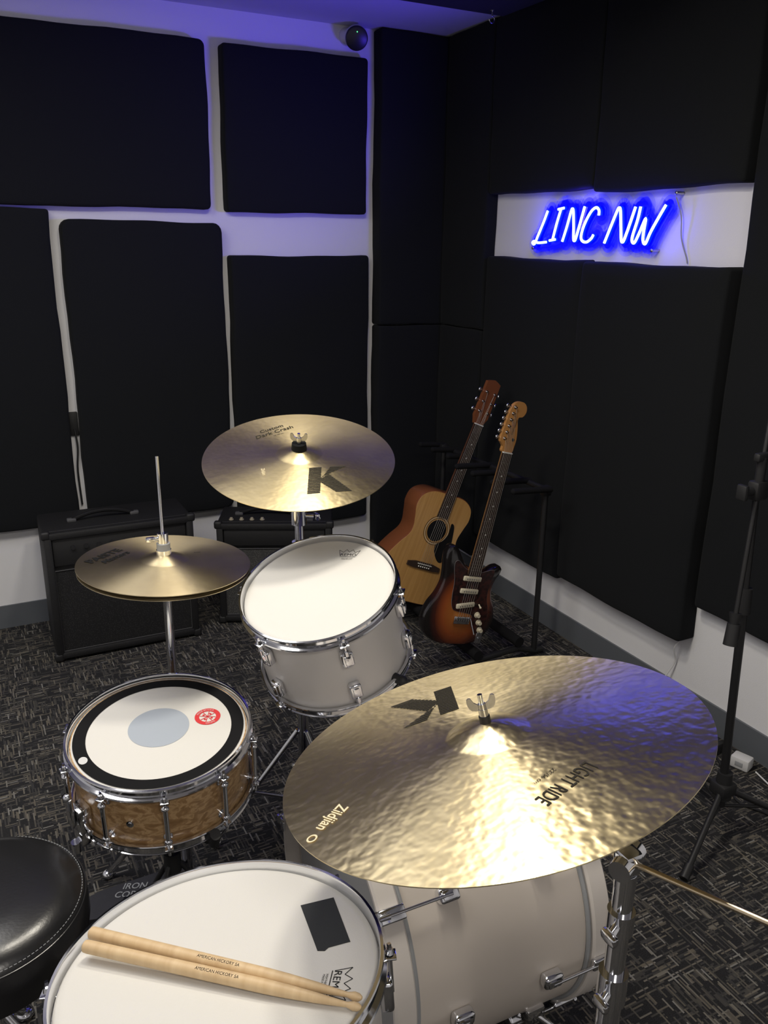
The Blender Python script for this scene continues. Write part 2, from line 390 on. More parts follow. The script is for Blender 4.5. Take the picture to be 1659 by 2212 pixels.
def ribbon(bm,pts,r,x):
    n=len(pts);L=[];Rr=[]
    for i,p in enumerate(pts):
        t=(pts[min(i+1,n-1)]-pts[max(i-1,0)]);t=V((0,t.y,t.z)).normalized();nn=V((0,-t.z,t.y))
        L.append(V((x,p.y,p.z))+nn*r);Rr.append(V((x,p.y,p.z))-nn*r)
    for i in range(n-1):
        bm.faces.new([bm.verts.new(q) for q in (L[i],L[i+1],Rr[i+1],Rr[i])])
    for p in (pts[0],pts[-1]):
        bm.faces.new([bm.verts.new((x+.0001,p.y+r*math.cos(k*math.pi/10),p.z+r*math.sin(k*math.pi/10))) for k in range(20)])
for i,(ch,strokes) in enumerate(letters):
    a=B();b=B();g=B();g2=B();g3=B()
    for j,s in enumerate(strokes):
        pts=spline([(XT,y,z) for y,z in s],False,6)
        sweep(a,pts,.0048,10);sweep(b,[p+V((.008,0,0)) for p in pts],.0066,10)
        ribbon(g,pts,.019,XW-.0285-.0003*j-.0004*(i%2));ribbon(g2,pts,.033,XW-.0268-.0003*j-.0004*(i%2));ribbon(g3,pts,.048,XW-.0250-.0003*j-.0004*(i%2))  # translucent glowing ribbons paint the blue halo around each letter
    o=ns.part('letter_tube',a,M_neon,world=True,label='glowing white-blue glass letter '+ch)
    ns.part('tube_edge_glow',b,M_neonb,parent=o,world=True)  # second glowing tube added behind the core for blue edges
    ns.part('halo_ribbon_inner',g,M_glow,parent=o,world=True)
    ns.part('halo_ribbon_mid',g2,M_glow2,parent=o,world=True)
    ns.part('halo_ribbon_outer',g3,M_glow3,parent=o,world=True)
bm=B();sweep(bm,spline([(XW-.03,2.110,1.745),(XW-.02,2.09,1.69),(XW-.012,2.085,1.62),(XW-.006,2.06,1.56),(XW-.004,2.055,1.542)],False),.0020,8);ns.part('power_cable',bm,M_grey,world=True)
bm=B();sweep(bm,spline([(XW-.012,1.86,.285),(XW-.03,1.875,.24),(XW-.01,1.88,.18),(XW-.03,1.90,.1),(XW-.02,1.87,.03),(XW-.03,1.82,.006)],False),.0028,8)
solo('power_cable',bm,M_cabW,'thin white power cable dangling from under the wall panel','cable',loc=(XW-.02,1.87,.006))

# ------------------------------------------------------------ drums
def hoop(Rs,top=0,flip=1):
    p=[(Rs+.004,-.024),(Rs+.004,-.003),(Rs+.0055,0),(Rs+.0095,-.0005),(Rs+.0105,-.003),(Rs+.0075,-.0045),(Rs+.0065,-.018),(Rs+.0125,-.021),(Rs+.0135,-.024),(Rs+.0125,-.026),(Rs+.006,-.0255)]
    bm=B();lathe(bm,[(r,top+flip*z) for r,z in p],96,closed=True);return bm
def shell(Rs,z0,z1,th=.007):
    bm=B();lathe(bm,[(Rs,z0),(Rs,z1),(Rs-th,z1),(Rs-th,z0)],96,closed=True);return bm
def headm(Rs,z,s=1):
    bm=B();lathe(bm,[(0,z),(Rs-.012,z),(Rs-.004,z-.0015*s),(Rs+.001,z-.006*s),(Rs+.003,z-.013*s)],96);return bm
def annulus(r0,r1,z,c=(0,0),seg=96):
    bm=B();M=Matrix.Translation((c[0],c[1],0))
    if r0<=0: lathe(bm,[(0,z),(r1,z)],seg,M)
    else: lathe(bm,[(r0,z),(r1,z)],seg,M)
    return bm
def polar(r,a,z): return V((r*math.cos(a),r*math.sin(a),z))
def crown_logo(o,ang,z,s):
    bm=textbm('REMO',.020*s,1.15)
    for v in bm.verts: v.co.y-=.004*s
    def quad(pts):
        bm.faces.new([bm.verts.new((x*s,y*s,0)) for x,y in pts])
    w=.0016
    def line(p,q):
        d=V((q[0]-p[0],q[1]-p[1]));n=V((-d.y,d.x)).normalized()*w/2
        quad([(p[0]+n.x,p[1]+n.y),(q[0]+n.x,q[1]+n.y),(q[0]-n.x,q[1]-n.y),(p[0]-n.x,p[1]-n.y)])
    P=[(-.030,-.010),(-.040,.022),(-.022,.010),(-.012,.026),(0,.012),(.012,.026),(.022,.010),(.040,.022),(.030,-.010)]
    for a,b in zip(P,P[1:]): line(a,b)
    line((-.030,-.0145),(.030,-.0145))
    b2=textbm('WEATHER KING\nMADE IN U.S.A.',.006*s)
    for v in b2.verts:v.co.y-=.026*s
    me=bpy.data.meshes.new('t');b2.to_mesh(me);bm.from_mesh(me);b2.free();bpy.data.meshes.remove(me)
    return place2d(bm,o,ang,lambda r:z)

MS=frame((.277,1.532,.640),(-.039,-.108));DS=.163;Rs=.1775
MSb=MS@Matrix.Translation((0,0,-DS))
sn=Thing('snare_drum','figured ash wood snare drum with chrome hoops and black-ringed white head','snare drum',MSb)
def up(bm,d=DS): bm.transform(Matrix.Translation((0,0,d)));return bm
sn.part('shell',up(shell(Rs,-DS+.012,-.012)),M_tamo)
sn.part('top_hoop',up(hoop(Rs)),M_chrome);sn.part('bottom_hoop',hoop(Rs,0,-1),M_chrome)
hd=sn.part('batter_head',up(headm(Rs,-.009)),M_head)
sn.part('resonant_head',headm(Rs,.009,-1),M_headg)
sn.part('black_ring',up(annulus(.146,.1715,-.0085)),M_blk,parent=hd)
sn.part('centre_dot',up(annulus(0,.062,-.0085,(0,.009))),M_dot,parent=hd)
sn.part('red_badge',up(annulus(.0175,.027,-.0083,(.101,.000),40)),M_red,parent=hd)
bm=B()
for k in range(4):
    a=k*math.pi/4+.3;c=V((.101,.000,0));d=polar(.017,a,0);n=polar(.0008,a+math.pi/2,0)
    bm.faces.new([bm.verts.new(q+V((0,0,-.0083))) for q in (c-d+n,c+d+n,c+d-n,c-d-n)])
for k in range(4):
    a=k*math.pi/2+.7;c=V((.101,.000,0))+polar(.010,a,0)
    bm.faces.new([bm.verts.new(c+polar(.0032,a+j*math.pi/2,-.0083)) for j in range(4)])
sn.part('badge_mark',up(bm),M_red,parent=hd)
for s_,tx in ((1,'MADE IN U.S.A.'),(-1,'DRUMS')):
    bm=textbm(tx,.0062)
    for v in bm.verts:
        th=(math.pi/2-v.co.x/.0222) if s_>0 else (-math.pi/2+v.co.x/.0222)
        rr=.0222+s_*v.co.y;v.co=(.101+rr*math.cos(th),rr*math.sin(th),-.0080)
    sn.part('badge_lettering',up(bm),M_white,parent=hd)
bm=annulus(0,.011,-.0081,(0,0),28)
for v in bm.verts:v.co.x*=.8
bm.transform(Matrix.Translation((-.157,-.03,0)));sn.part('small_label',up(bm),M_white,parent=hd)
for k in range(10):
    a=math.radians(-101+36*k);bm=B();rr=Rs+.0165
    rod(bm,polar(rr,a,.004),polar(rr,a,DS-.012),.0028);rod(bm,polar(rr,a,.045),polar(rr,a,DS-.045),.0052)
    for z in (.04,DS-.04):
        rod(bm,polar(Rs-.001,a,z),polar(rr,a,z),.0045);ball(bm,polar(rr,a,z),.0085,(1,1,.8),14);rod(bm,polar(Rs-.0005,a,z),polar(Rs+.003,a,z),.009)
    for z,s in ((DS-.02,1),(.02,-1)):
        ear=Matrix.Translation(polar(Rs+.014,a,z-.003*s))@Matrix.Rotation(a,4,'Z');box(bm,(0,0,0),(.022,.016,.003),ear,.001)
        rod(bm,polar(rr,a,z),polar(rr,a,z+.006*s),.0065,.005);rod(bm,polar(rr,a,z+.006*s),polar(rr,a,z+.013*s),.0032,seg=4)
    sn.part('lug',bm,M_chrome)
bm=B();a=math.radians(-123);rod(bm,polar(Rs-.001,a,.075),polar(Rs+.004,a,.075),.0075);rod(bm,polar(Rs+.004,a,.075),polar(Rs+.0055,a,.075),.004);sn.part('air_vent',bm,M_chrome)
for a,nm_ in ((math.radians(-158),'throw_off_lever'),(math.radians(22),'strainer_butt')):
    bm=B();Mt=Matrix.Translation(polar(Rs+.014,a,.055))@Matrix.Rotation(a,4,'Z')
    box(bm,(0,0,0),(.028,.036,.06),Mt,.004);box(bm,(.004,0,-.045),(.02,.03,.035),Mt,.004)
    if 'lever' in nm_:
        box(bm,(.020,0,.028),(.010,.020,.07),Mt,.004);q=Mt@V((.02,0,-.05));rod(bm,q,Mt@V((.02,0,-.075)),.009)
        rod(bm,Mt@V((.0,-.03,-.02)),Mt@V((0,.03,-.02)),.005);ball(bm,Mt@V((.022,0,.064)),.008)
    sn.part(nm_,bm,M_chrome)
ss=Thing('snare_stand','black metal tripod stand cradling the snare drum','drum stand',Matrix.Translation((.285,1.55,0)))
hub=V((.285,1.55,.30));top=V((.285,1.55,.43))
bm=B();rod(bm,(.285,1.55,.08),top,.012);rod(bm,(.285,1.55,.26),(.285,1.55,.31),.019);rod(bm,(.285,1.55,.40),(.285,1.55,.44),.022);ss.part('pole',bm,M_plast,world=True)
for k in range(3):
    a=math.radians(-75+120*k);e=MSb@polar(.196,a,-.006);e2=MSb@polar(.203,a,.02);bm=B()
    sweep(bm,[top,top+(e-top)*.5-V((0,0,.012)),e],.006);rod(bm,MSb@polar(.17,a,-.012),e2+V((0,0,.004)),.011);rod(bm,e,e2,.010)
    ss.part('basket_arm',bm,M_plast,world=True)
for k in range(3):
    a=math.radians(-15+120*k);f=V((.285,1.55,0))+polar(.20,a,.012);bm=B()
    rod(bm,hub,f,.006);rod(bm,(.285,1.55,.1),hub*.45+f*.55,.004);ball(bm,f,.014,(1,1,.85));ss.part('leg',bm,M_black,world=True)

MT=frame((.636,1.538,.890),(-.313,-.208));DT=.231;Rt=.165
MTb=MT@Matrix.Translation((0,0,-DT))
tm=Thing('rack_tom','white rack tom with chrome hoops tilted toward the drummer','tom drum',MTb)
upT=lambda bm:up(bm,DT)
tm.part('shell',upT(shell(Rt,-DT+.014,-.014)),M_shell)
tm.part('top_hoop',upT(hoop(Rt)),M_chrome);tm.part('bottom_hoop',hoop(Rt,0,-1),M_chrome)
hd=tm.part('batter_head',upT(headm(Rt,-.009)),M_head)
tm.part('resonant_head',headm(Rt,.009,-1),M_headg)
tm.part('printed_logo',upT(crown_logo((.102,.062),math.radians(-40),-.0084,.62)),M_blk,parent=hd)
for k in range(6):
    a=math.radians(-97+60*k)
    for zt,s in ((DT-.022,-1),(.022,1)):
        bm=B();rr=Rt+.0165;zc=zt+s*.045
        Mt=Matrix.Translation(polar(Rt+.009,a,zc))@Matrix.Rotation(a,4,'Z')
        box(bm,(0,0,0),(.018,.026,.040),Mt,.005,3);box(bm,(.009,0,0),(.006,.014,.028),Mt,.003)
        rod(bm,polar(rr,a,zt-s*.004),polar(rr,a,zc),.003);rod(bm,polar(rr,a,zt-s*.003),polar(rr,a,zt-s*.010),.006,.0045);rod(bm,polar(rr,a,zt-s*.01),polar(rr,a,zt-s*.017),.0032,seg=4)
        ear=Matrix.Translation(polar(Rt+.014,a,zt))@Matrix.Rotation(a,4,'Z');box(bm,(0,0,0),(.022,.02,.003),ear,.001)
        rod(bm,polar(rr,a,zt+s*.018),polar(rr,a,zt+s*.03),.0055)
        tm.part('lug',bm,M_chrome)
bm=B();a=math.radians(-62);rod(bm,polar(Rt,a,.018),polar(Rt+.02,a,.018),.011);ball(bm,polar(Rt+.022,a,.018),.012);tm.part('rubber_mount',bm,M_plast)

MF=frame((.202,.834,.719),(-.014,.141));DF=.41;Rf=.2025
MFb=MF@Matrix.Translation((0,0,-DF))
ft=Thing('floor_tom','large white floor tom with coated head and black tape patch','floor tom',MFb)
upF=lambda bm:up(bm,DF)
ft.part('shell',upF(shell(Rf,-DF+.014,-.014)),M_shell)
ft.part('top_hoop',upF(hoop(Rf)),M_chrome);ft.part('bottom_hoop',hoop(Rf,0,-1),M_chrome)
hd=ft.part('batter_head',upF(headm(Rf,-.009)),M_head);ft.part('resonant_head',headm(Rf,.009,-1),M_headg)
bm=B();extr(bm,[(.118,-.043),(.126,-.048),(.133,-.045),(.162,-.050),(.179,.044),(.132,.053)],-.0088,-.0081);ft.part('tape_patch',upF(bm),M_tape,parent=hd)
ft.part('printed_logo',upF(crown_logo((.118,-.108),math.radians(236),-.0084,.68)),M_blk,parent=hd)
for k in range(8):
    a=math.radians(22.5+45*k)
    for zt,s in ((DF-.022,-1),(.022,1)):
        bm=B();rr=Rf+.0165;zc=zt+s*.055
        Mt=Matrix.Translation(polar(Rf+.009,a,zc))@Matrix.Rotation(a,4,'Z')
        box(bm,(0,0,0),(.018,.026,.045),Mt,.005,3)
        rod(bm,polar(rr,a,zt-s*.004),polar(rr,a,zc),.003);rod(bm,polar(rr,a,zt-s*.003),polar(rr,a,zt-s*.010),.006,.0045);rod(bm,polar(rr,a,zt-s*.01),polar(rr,a,zt-s*.017),.0032,seg=4)
        ear=Matrix.Translation(polar(Rf+.014,a,zt))@Matrix.Rotation(a,4,'Z');box(bm,(0,0,0),(.022,.02,.003),ear,.001)
        ft.part('lug',bm,M_chrome)
for k in range(3):
    a=math.radians(75+120*k);bm=B();p=MFb@polar(Rf+.028,a,.20);q=MFb@polar(Rf+.028,a,.03);foot=V((q.x,q.y,.012))
    sweep(bm,[p,q,foot],.0055);ball(bm,foot,.014,(1,1,.85))
    Mt=MFb@Matrix.Translation(polar(Rf+.016,a,.13))@Matrix.Rotation(a,4,'Z');box(bm,(0,0,0),(.032,.035,.05),Mt,.006);ft.part('leg',bm,M_chrome,world=True)

def stick(a,b,lab):
    A=MF@V((a[0],a[1],.009));Bp=MF@V((b[0],b[1],-.001));d=(Bp-A);Ln=d.length
    Q=d.to_track_quat('Z','Y').to_matrix().to_4x4();Q.translation=A
    w=Q.to_3x3().inverted()@V((0,-.4,1));u=V((w.x,w.y)).normalized()
    prof=[(0,0),(.005,.0005),(.0078,.003),(.0083,.008),(.0083,.28),(.0076,.31),(.0058,.35),(.0035,.385),(.0031,.392),(.0043,.397),(.0053,.401),(.0046,.407),(.0022,.411),(0,.412)]
    k=Ln/.412
    bm=B();lathe(bm,[(r,z*k) for r,z in prof],24)
    t=Thing('drumstick',lab,'drumstick',Q,'pair of drumsticks on the floor tom')
    sh=t.part('shaft',bm,M_stick)
    b2=textbm('AMERICAN HICKORY 5A',.0055)
    for v in b2.verts:
        x,y=v.co.x,v.co.y;th=-y/.0085
        v.co=(.0085*(math.cos(th)*u.x-math.sin(th)*u.y),.0085*(math.cos(th)*u.y+math.sin(th)*u.x),x+.2)
    t.part('printed_lettering',b2,M_blk,parent=sh)
stick((-.152,.108),(.124,-.167),'pale hickory drumstick with worn print lying on the drum head')
stick((-.141,.131),(.131,-.154),'pale hickory drumstick lying beside its pair, butt on the hoop')

ph=math.radians(-1.5);Rb=.283;LB=.375
MB=Matrix(((-math.sin(ph),0,math.cos(ph),.575),(math.cos(ph),0,math.sin(ph),1.230),(0,1,0,.298),(0,0,0,1)))
bd=Thing('bass_drum','cream-white bass drum on its side with white hoops and chrome claws','bass drum',Matrix.Translation((.78,1.23,0)))
def wl(bm): bm.transform(MB);return bm
bd.part('shell',wl(shell(Rb,-.012,LB+.012)),M_bass,world=True)
def whoop(z0,z1):
    bm=B();lathe(bm,[(Rb+.003,z0),(Rb+.010,z0),(Rb+.0145,z0+.004),(Rb+.0145,z1-.004),(Rb+.010,z1),(Rb+.003,z1)],120,closed=True);return bm
def ring(z,r,w,rad):
    bm=B();lathe(bm,[(r+rad*math.cos(t),z+w*math.sin(t)) for t in [i*math.pi/4 for i in range(8)]],120,closed=True);return bm
for z0,z1 in ((-.046,-.003),(LB+.003,LB+.046)):
    bd.part('hoop',wl(whoop(z0,z1)),M_hoopw,world=True)
bd.part('flesh_hoop',wl(ring(.002,Rb+.003,.005,.005)),M_grey,world=True);bd.part('flesh_hoop',wl(ring(LB-.002,Rb+.003,.005,.005)),M_grey,world=True)
bd.part('batter_head',wl((lambda q:lathe(q,[(0,-.014),(Rb-.012,-.014),(Rb+.001,-.006)],96))(B())),M_headg,world=True)
bd.part('front_head',wl((lambda q:lathe(q,[(0,LB+.014),(Rb-.012,LB+.014),(Rb+.001,LB+.006)],96))(B())),M_head,world=True)
for k in range(8):
    a=math.radians(4+45*k)
    for end in (0,1):
        bm=B();zf=(lambda z:z) if end==0 else (lambda z:LB-z)
        rr=Rb+.024
        Mt=Matrix.Translation(polar(Rb+.011,a,zf(.090)))@Matrix.Rotation(a,4,'Z')
        box(bm,(0,0,0),(.024,.028,.042),Mt,.007,3);box(bm,(.011,0,0),(.008,.018,.03),Mt,.0035)
        rod(bm,polar(rr,a,zf(-.035)),polar(rr,a,zf(.095)),.0032)
        Mc=Matrix.Translation(polar(Rb+.020,a,zf(-.024)))@Matrix.Rotation(a,4,'Z')
        box(bm,(0,0,0),(.012,.026,.050),Mc,.004,3);box(bm,(-.012,0,-.026 if end==0 else .026),(.034,.026,.006),Mc,.0025)
        rod(bm,polar(rr,a,zf(-.03)),polar(rr,a,zf(-.05)),.006,.005);rod(bm,polar(rr,a-.035,zf(-.052)),polar(rr,a+.035,zf(-.052)),.0038)
        bd.part('tension_claw',wl(bm),M_chrome,world=True)
for s in (-1,1):
    bm=B();p=MB@polar(Rb+.006,math.radians(90+s*124),.29);f=V((p.x+.14,p.y+(-.10 if p.y<1.23 else .10),.012))
    rod(bm,p+V((-.01,0,.01)),f,.006);ball(bm,f,.013);box(bm,p,(.045,.03,.04),None,.008);bd.part('spur',bm,M_chrome,world=True)

# ------------------------------------------------------------ cymbals
def cym(name,label,M,R,bellr,bowh,bellh,m):
    def zf(r):
        if r>=bellr:
            u=(r-bellr)/(R-bellr);return bowh*(1-u**1.35)
        u=r/bellr;return bowh+bellh*(1-u*u)**1.25
    rs=[.006]+[bellr*i/12 for i in range(2,12)]+[bellr*.97,bellr,bellr*1.05]+[bellr+(R-bellr)*i/14 for i in range(1,15)]
    top=[(r,zf(r)) for r in rs];bot=[(r,z-.0013) for r,z in top]
    t=Thing(name,label,'cymbal',M)
    bm=B();lathe(bm,top+bot[::-1],144,closed=True)
    o=t.part('cymbal_plate',bm,m,smooth=1.2);return t,zf,o
def klogo(o,ang,size,zf,n=17):
    bm=B();P=[[(.0,0),(.29,0),(.49,1),(.2,1)],[(.30,.36),(.40,.58),(1.08,1),(.70,1)],[(.32,.46),(.60,.70),(1.02,0),(.66,0)]]
    def xr(poly,y):
        xs=[]
        for i in range(4):
            a,b=poly[i],poly[(i+1)%4]
            if (a[1]-y)*(b[1]-y)<=0 and a[1]!=b[1]: xs.append(a[0]+(b[0]-a[0])*(y-a[1])/(b[1]-a[1]))
        return (min(xs),max(xs)) if len(xs)>1 else None
    for k in range(n):
        y0=(k+.12)/n;y1=(k+.84)/n
        iv=[]
        for p in P:
            a,b=xr(p,y0),xr(p,y1)
            if a and b: iv.append([a,b])
        for a,b in iv:
            m=5
            for j in range(m):
                f0,f1=j/m,(j+1)/m
                q=[(a[0]+(a[1]-a[0])*f0,y0),(a[0]+(a[1]-a[0])*f1,y0),(b[0]+(b[1]-b[0])*f1,y1),(b[0]+(b[1]-b[0])*f0,y1)]
                bm.faces.new([bm.verts.new((x*size,y*size,0)) for x,y in q])
    return place2d(bm,o,ang,lambda r:zf(r)+.0008)
EPS=.0008
def txt(t,parent,body,size,o,deg,zf,m,xs=1,shear=0,name='printed_lettering',bold=0.):
    bm=textbm(body,size,xs,shear,bold)
    bmesh.ops.triangulate(bm,faces=bm.faces)
    place2d(bm,o,math.radians(deg),lambda r:zf(r)+EPS)
    t.part(name,bm,m,parent=parent)

MR=frame((.559,.767,.973),(-.162,.218))
ride,zf,o=cym('ride_cymbal','large hammered bronze ride cymbal with printed lettering, on boom stand',MR,.279,.056,.018,.016,M_ride)
ride.part('printed_logo',klogo((.056,.186),math.radians(167),.098,zf),M_ink,parent=o)
txt(ride,o,'LIGHT RIDE',.029,(-.002,-.160),190,zf,M_ink,.60)
txt(ride,o,'22"/56 cm',.0085,(-.012,-.134),190,zf,M_ink)
bm=textbm('Zildjian',.026,.60,.2,.0004);bmesh.ops.triangulate(bm,faces=bm.faces)
ride.part('printed_logo',place2d(bm,(-.230,.003),math.radians(205),lambda r:zf(r)+EPS),M_silk,parent=o)
bm=annulus(.0045,.0068,0,(0,0),24);ride.part('printed_emblem',place2d(bm,(-.265,-.014),0,lambda r:zf(min(r,.279))+EPS),M_silk,parent=o)

MC=frame((.702,1.801,1.103),(-.104,-.26))
crash,zc,o=cym('crash_cymbal','thin bronze crash cymbal with large printed letter, above the rack tom',MC,.229,.055,.014,.012,M_crash)
crash.part('printed_logo',klogo((-.045,-.165),math.radians(-13),.100,zc),M_ink,parent=o)
txt(crash,o,'Custom',.021,(-.018,.150),12,zc,M_ink,1,.35,bold=.0002);txt(crash,o,'Dark Crash',.023,(-.018,.128),12,zc,M_ink,1,.35,bold=.0002);txt(crash,o,'16"/40 cm',.007,(-.012,.110),12,zc,M_ink)
txt(crash,o,'Zildjian',.012,(-.105,-.045),-100,zc,M_silk,.8)

HZ=.903
MH=frame((.361,1.770,HZ),(.058,-.011))
hat,zh,o=cym('hi_hat_cymbal','aged bronze top hi-hat cymbal with printed lettering on its stand',MH,.1905,.054,.011,.012,M_hat)
txt(hat,o,'PAISTE',.032,(-.120,.068),35,zh,M_blk,1.0,bold=.0014);txt(hat,o,'Masters',.027,(-.100,.044),35,zh,M_blk,.9,.3,bold=.0008);txt(hat,o,'DARK',.006,(.08,.02),0,zh,M_blk)
MH2=MH@Matrix.Translation((0,0,-.012))@Matrix.Rotation(math.pi,4,'X')
hat2,zh2,o=cym('hi_hat_cymbal','bronze bottom hi-hat cymbal turned upward under its pair',MH2,.1885,.054,.011,.012,M_hat)

# stands ------------------------------------------------------------
def wing(bm,p,q,s=1.,uu=None):
    q=V(q).normalized();u=V(uu) if uu is not None else q.orthogonal()
    u=(u-u.dot(q)*q).normalized()
    rod(bm,p,p+q*.018*s,.0075*s)
    rod(bm,p+q*.012*s,p+q*.032*s,.0045*s)
    n=q.cross(u)
    for sg in (-1,1):
        M=Matrix.Translation(p+q*.016*s+u*sg*.0155*s)
        R=Matrix((u*sg,q,n*sg)).transposed().to_4x4()
        bmx=[(-.011,-.010),(.004,-.008),(.010,.002),(.010,.014),(.003,.016),(-.002,.006),(-.011,-.001)]
        extr(bm,[(v.x,v.y) for v in spline([(x*s,y*s,0) for x,y in bmx],True,2)],-.0018*s,.0018*s,M@R)
def tripod(t,x,y,hz,R,a0,m=M_chrome,r=.007,lab='leg'):
    for k in range(3):
        a=math.radians(a0+120*k);f=V((x,y,0))+polar(R,a,.012);bm=B();h=V((x,y,hz))
        rod(bm,h+polar(.015,a,0),f,r);rod(bm,V((x,y,max(.06,hz*.35)))+polar(.012,a,0),h*.45+f*.55,r*.7);ball(bm,f,.015,(1.2,1.2,.8));t.part(lab,bm,m,world=True)
nR=(MR.to_3x3()@V((0,0,1)));cR=MR@V((0,0,.031));P=V((.614,.564))
rs=Thing('cymbal_stand','chrome boom cymbal stand holding the large ride cymbal','cymbal stand',Matrix.Translation((P.x,P.y,0)))
bm=B();rod(bm,(P.x,P.y,.10),(P.x,P.y,.50),.0160);rod(bm,(P.x,P.y,.5),(P.x,P.y,.74),.0143);rod(bm,(P.x,P.y,.74),(P.x,P.y,.90),.0125);rs.part('pole',bm,M_chrome,world=True)
for z,r,h in ((.50,.020,.05),(.74,.018,.045),(.84,.0165,.03)):
    bm=B();rod(bm,(P.x,P.y,z-h/2),(P.x,P.y,z+h/2),r,seg=24);rod(bm,(P.x,P.y,z),(P.x-.028,P.y-.014,z),.006);box(bm,(P.x-.03,P.y-.015,z),(.010,.024,.014),None,.004);rs.part('clamp_collar',bm,M_chrome,world=True)
tilt=V((P.x,P.y,.925))
bm=B();rod(bm,(P.x,P.y,.89),(P.x,P.y,.91),.013);box(bm,tilt,(.026,.026,.032),None,.006);rod(bm,tilt+V((-.022,-.01,0)),tilt+V((.022,.01,0)),.013,seg=20);rs.part('boom_clamp',bm,M_chrome,world=True)
be=V((.700,.235,.985));bi=cR-nR*.075
bm=B();rod(bm,tilt,be,.0036);rod(bm,tilt,bi,.006);rs.part('boom_arm',bm,M_goldchrome,world=True)
bm=B();ball(bm,bi,.014);rod(bm,bi,cR-nR*.012,.006);rod(bm,cR-nR*.024,cR-nR*.014,.018,seg=24);rod(bm,cR-nR*.01,cR+nR*.042,.0033);rs.part('tilter',bm,M_chrome,world=True)
bm=B();rod(bm,cR+nR*.001,cR+nR*.012,.0075,seg=20);rs.part('sleeve',bm,M_plast,world=True)
bm=B();rod(bm,cR+nR*.010,cR+nR*.022,.0062);wing(bm,cR+nR*.016,nR,.72,CAMR);rs.part('wing_nut',bm,M_steel,world=True)
tripod(rs,P.x,P.y,.30,.24,-60)
nC=(MC.to_3x3()@V((0,0,1)));cC=MC@V((0,0,.025));tb=cC-nC*.085;Q=V((tb.x,tb.y+.01))
cs=Thing('cymbal_stand','chrome straight cymbal stand under the crash cymbal','cymbal stand',Matrix.Translation((Q.x,Q.y,0)))
bm=B();rod(bm,(Q.x,Q.y,.10),(Q.x,Q.y,.55),.0145);rod(bm,(Q.x,Q.y,.55),(Q.x,Q.y,tb.z-.02),.0110);cs.part('pole',bm,M_chrome,world=True)
for z in (.55,.86,.95):
    bm=B();rod(bm,(Q.x,Q.y,z-.022),(Q.x,Q.y,z+.022),.019,seg=24);rod(bm,(Q.x,Q.y,z),(Q.x+.032,Q.y-.02,z),.006);box(bm,(Q.x+.038,Q.y-.022,z),(.012,.028,.018),None,.004);cs.part('clamp_collar',bm,M_chrome,world=True)
bm=B();box(bm,(Q.x,Q.y,tb.z-.012),(.024,.034,.045),None,.006);rod(bm,(Q.x-.026,Q.y,tb.z),(Q.x+.026,Q.y,tb.z),.016,seg=24);rod(bm,tb,cC-nC*.012,.006);rod(bm,cC-nC*.024,cC-nC*.014,.018,seg=24);rod(bm,cC-nC*.012,cC+nC*.042,.0035);cs.part('tilter',bm,M_chrome,world=True)
bm=B();rod(bm,cC+nC*.001,cC+nC*.016,.0185,.017,seg=28);cs.part('felt_washer',bm,M_foam,world=True)
bm=B();wing(bm,cC+nC*.017,nC,.78,CAMR);cs.part('wing_nut',bm,M_steel,world=True)
pm=MTb@V((.02,Rt,.13));bm=B();rod(bm,pm,(Q.x,Q.y,.80),.009);rod(bm,(Q.x,Q.y,.775),(Q.x,Q.y,.825),.022,seg=24);box(bm,pm,(.05,.02,.06),None,.006);cs.part('tom_arm',bm,M_chrome,world=True)
tripod(cs,Q.x,Q.y,.34,.25,45)
H=V((.361,1.770));hs=Thing('hi_hat_stand','chrome hi-hat stand with tall pull rod and foot pedal','hi-hat stand',Matrix.Translation((H.x,H.y,0)))
bm=B();rod(bm,(H.x,H.y,.06),(H.x,H.y,.62),.0150);rod(bm,(H.x,H.y,.62),(H.x,H.y,HZ-.044),.0105);rod(bm,(H.x,H.y,.565),(H.x,H.y,.61),.020,seg=24);box(bm,(H.x-.03,H.y-.01,.59),(.035,.012,.02),None,.004);hs.part('pole',bm,M_chrome,world=True)
bm=B();rod(bm,(H.x,H.y,HZ-.05),(H.x,H.y,1.151),.0034);hs.part('pull_rod',bm,M_chrome,world=True)
bm=B();rod(bm,(H.x,H.y,HZ-.046),(H.x,H.y,HZ-.029),.021,.017,seg=24);hs.part('cymbal_seat',bm,M_plast,world=True)
bm=B();rod(bm,(H.x,H.y,HZ+.022),(H.x,H.y,HZ+.033),.0165,seg=24);rod(bm,(H.x,H.y,HZ+.048),(H.x,H.y,HZ+.072),.012,seg=20);rod(bm,(H.x-.02,H.y,HZ+.060),(H.x,H.y,HZ+.060),.004);box(bm,(H.x-.028,H.y,HZ+.060),(.02,.008,.012),None,.003);hs.part('clutch',bm,M_chrome,world=True)
bm=B();rod(bm,(H.x,H.y,HZ+.033),(H.x,H.y,HZ+.048),.015,seg=24);hs.part('felt_washer',bm,M_grey,world=True)
for k in range(2):
    a=math.radians(75+70*k);f=V((H.x,H.y,0))+polar(.22,a,.012);bm=B();rod(bm,(H.x,H.y,.3),f,.007);ball(bm,f,.015,(1,1,.8));hs.part('leg',bm,M_chrome,world=True)
PR=math.radians(168)
Mb=Matrix.Translation((.215,1.735,.001))@Matrix.Rotation(PR,4,'Z')
Mp=Matrix.Translation((.215,1.735,.062))@Matrix.Rotation(PR,4,'Z')@Matrix.Rotation(math.radians(10),4,'Y')
bm=B();extr(bm,spline([(-.13,-.045,0),(-.14,0,0),(-.13,.045,0),(.0,.048,0),(.1,.04,0),(.13,0,0),(.1,-.04,0),(0,-.048,0)],True,4),-.004,.004,Mp);fb_=hs.part('footboard',bm,M_pedal,world=True)
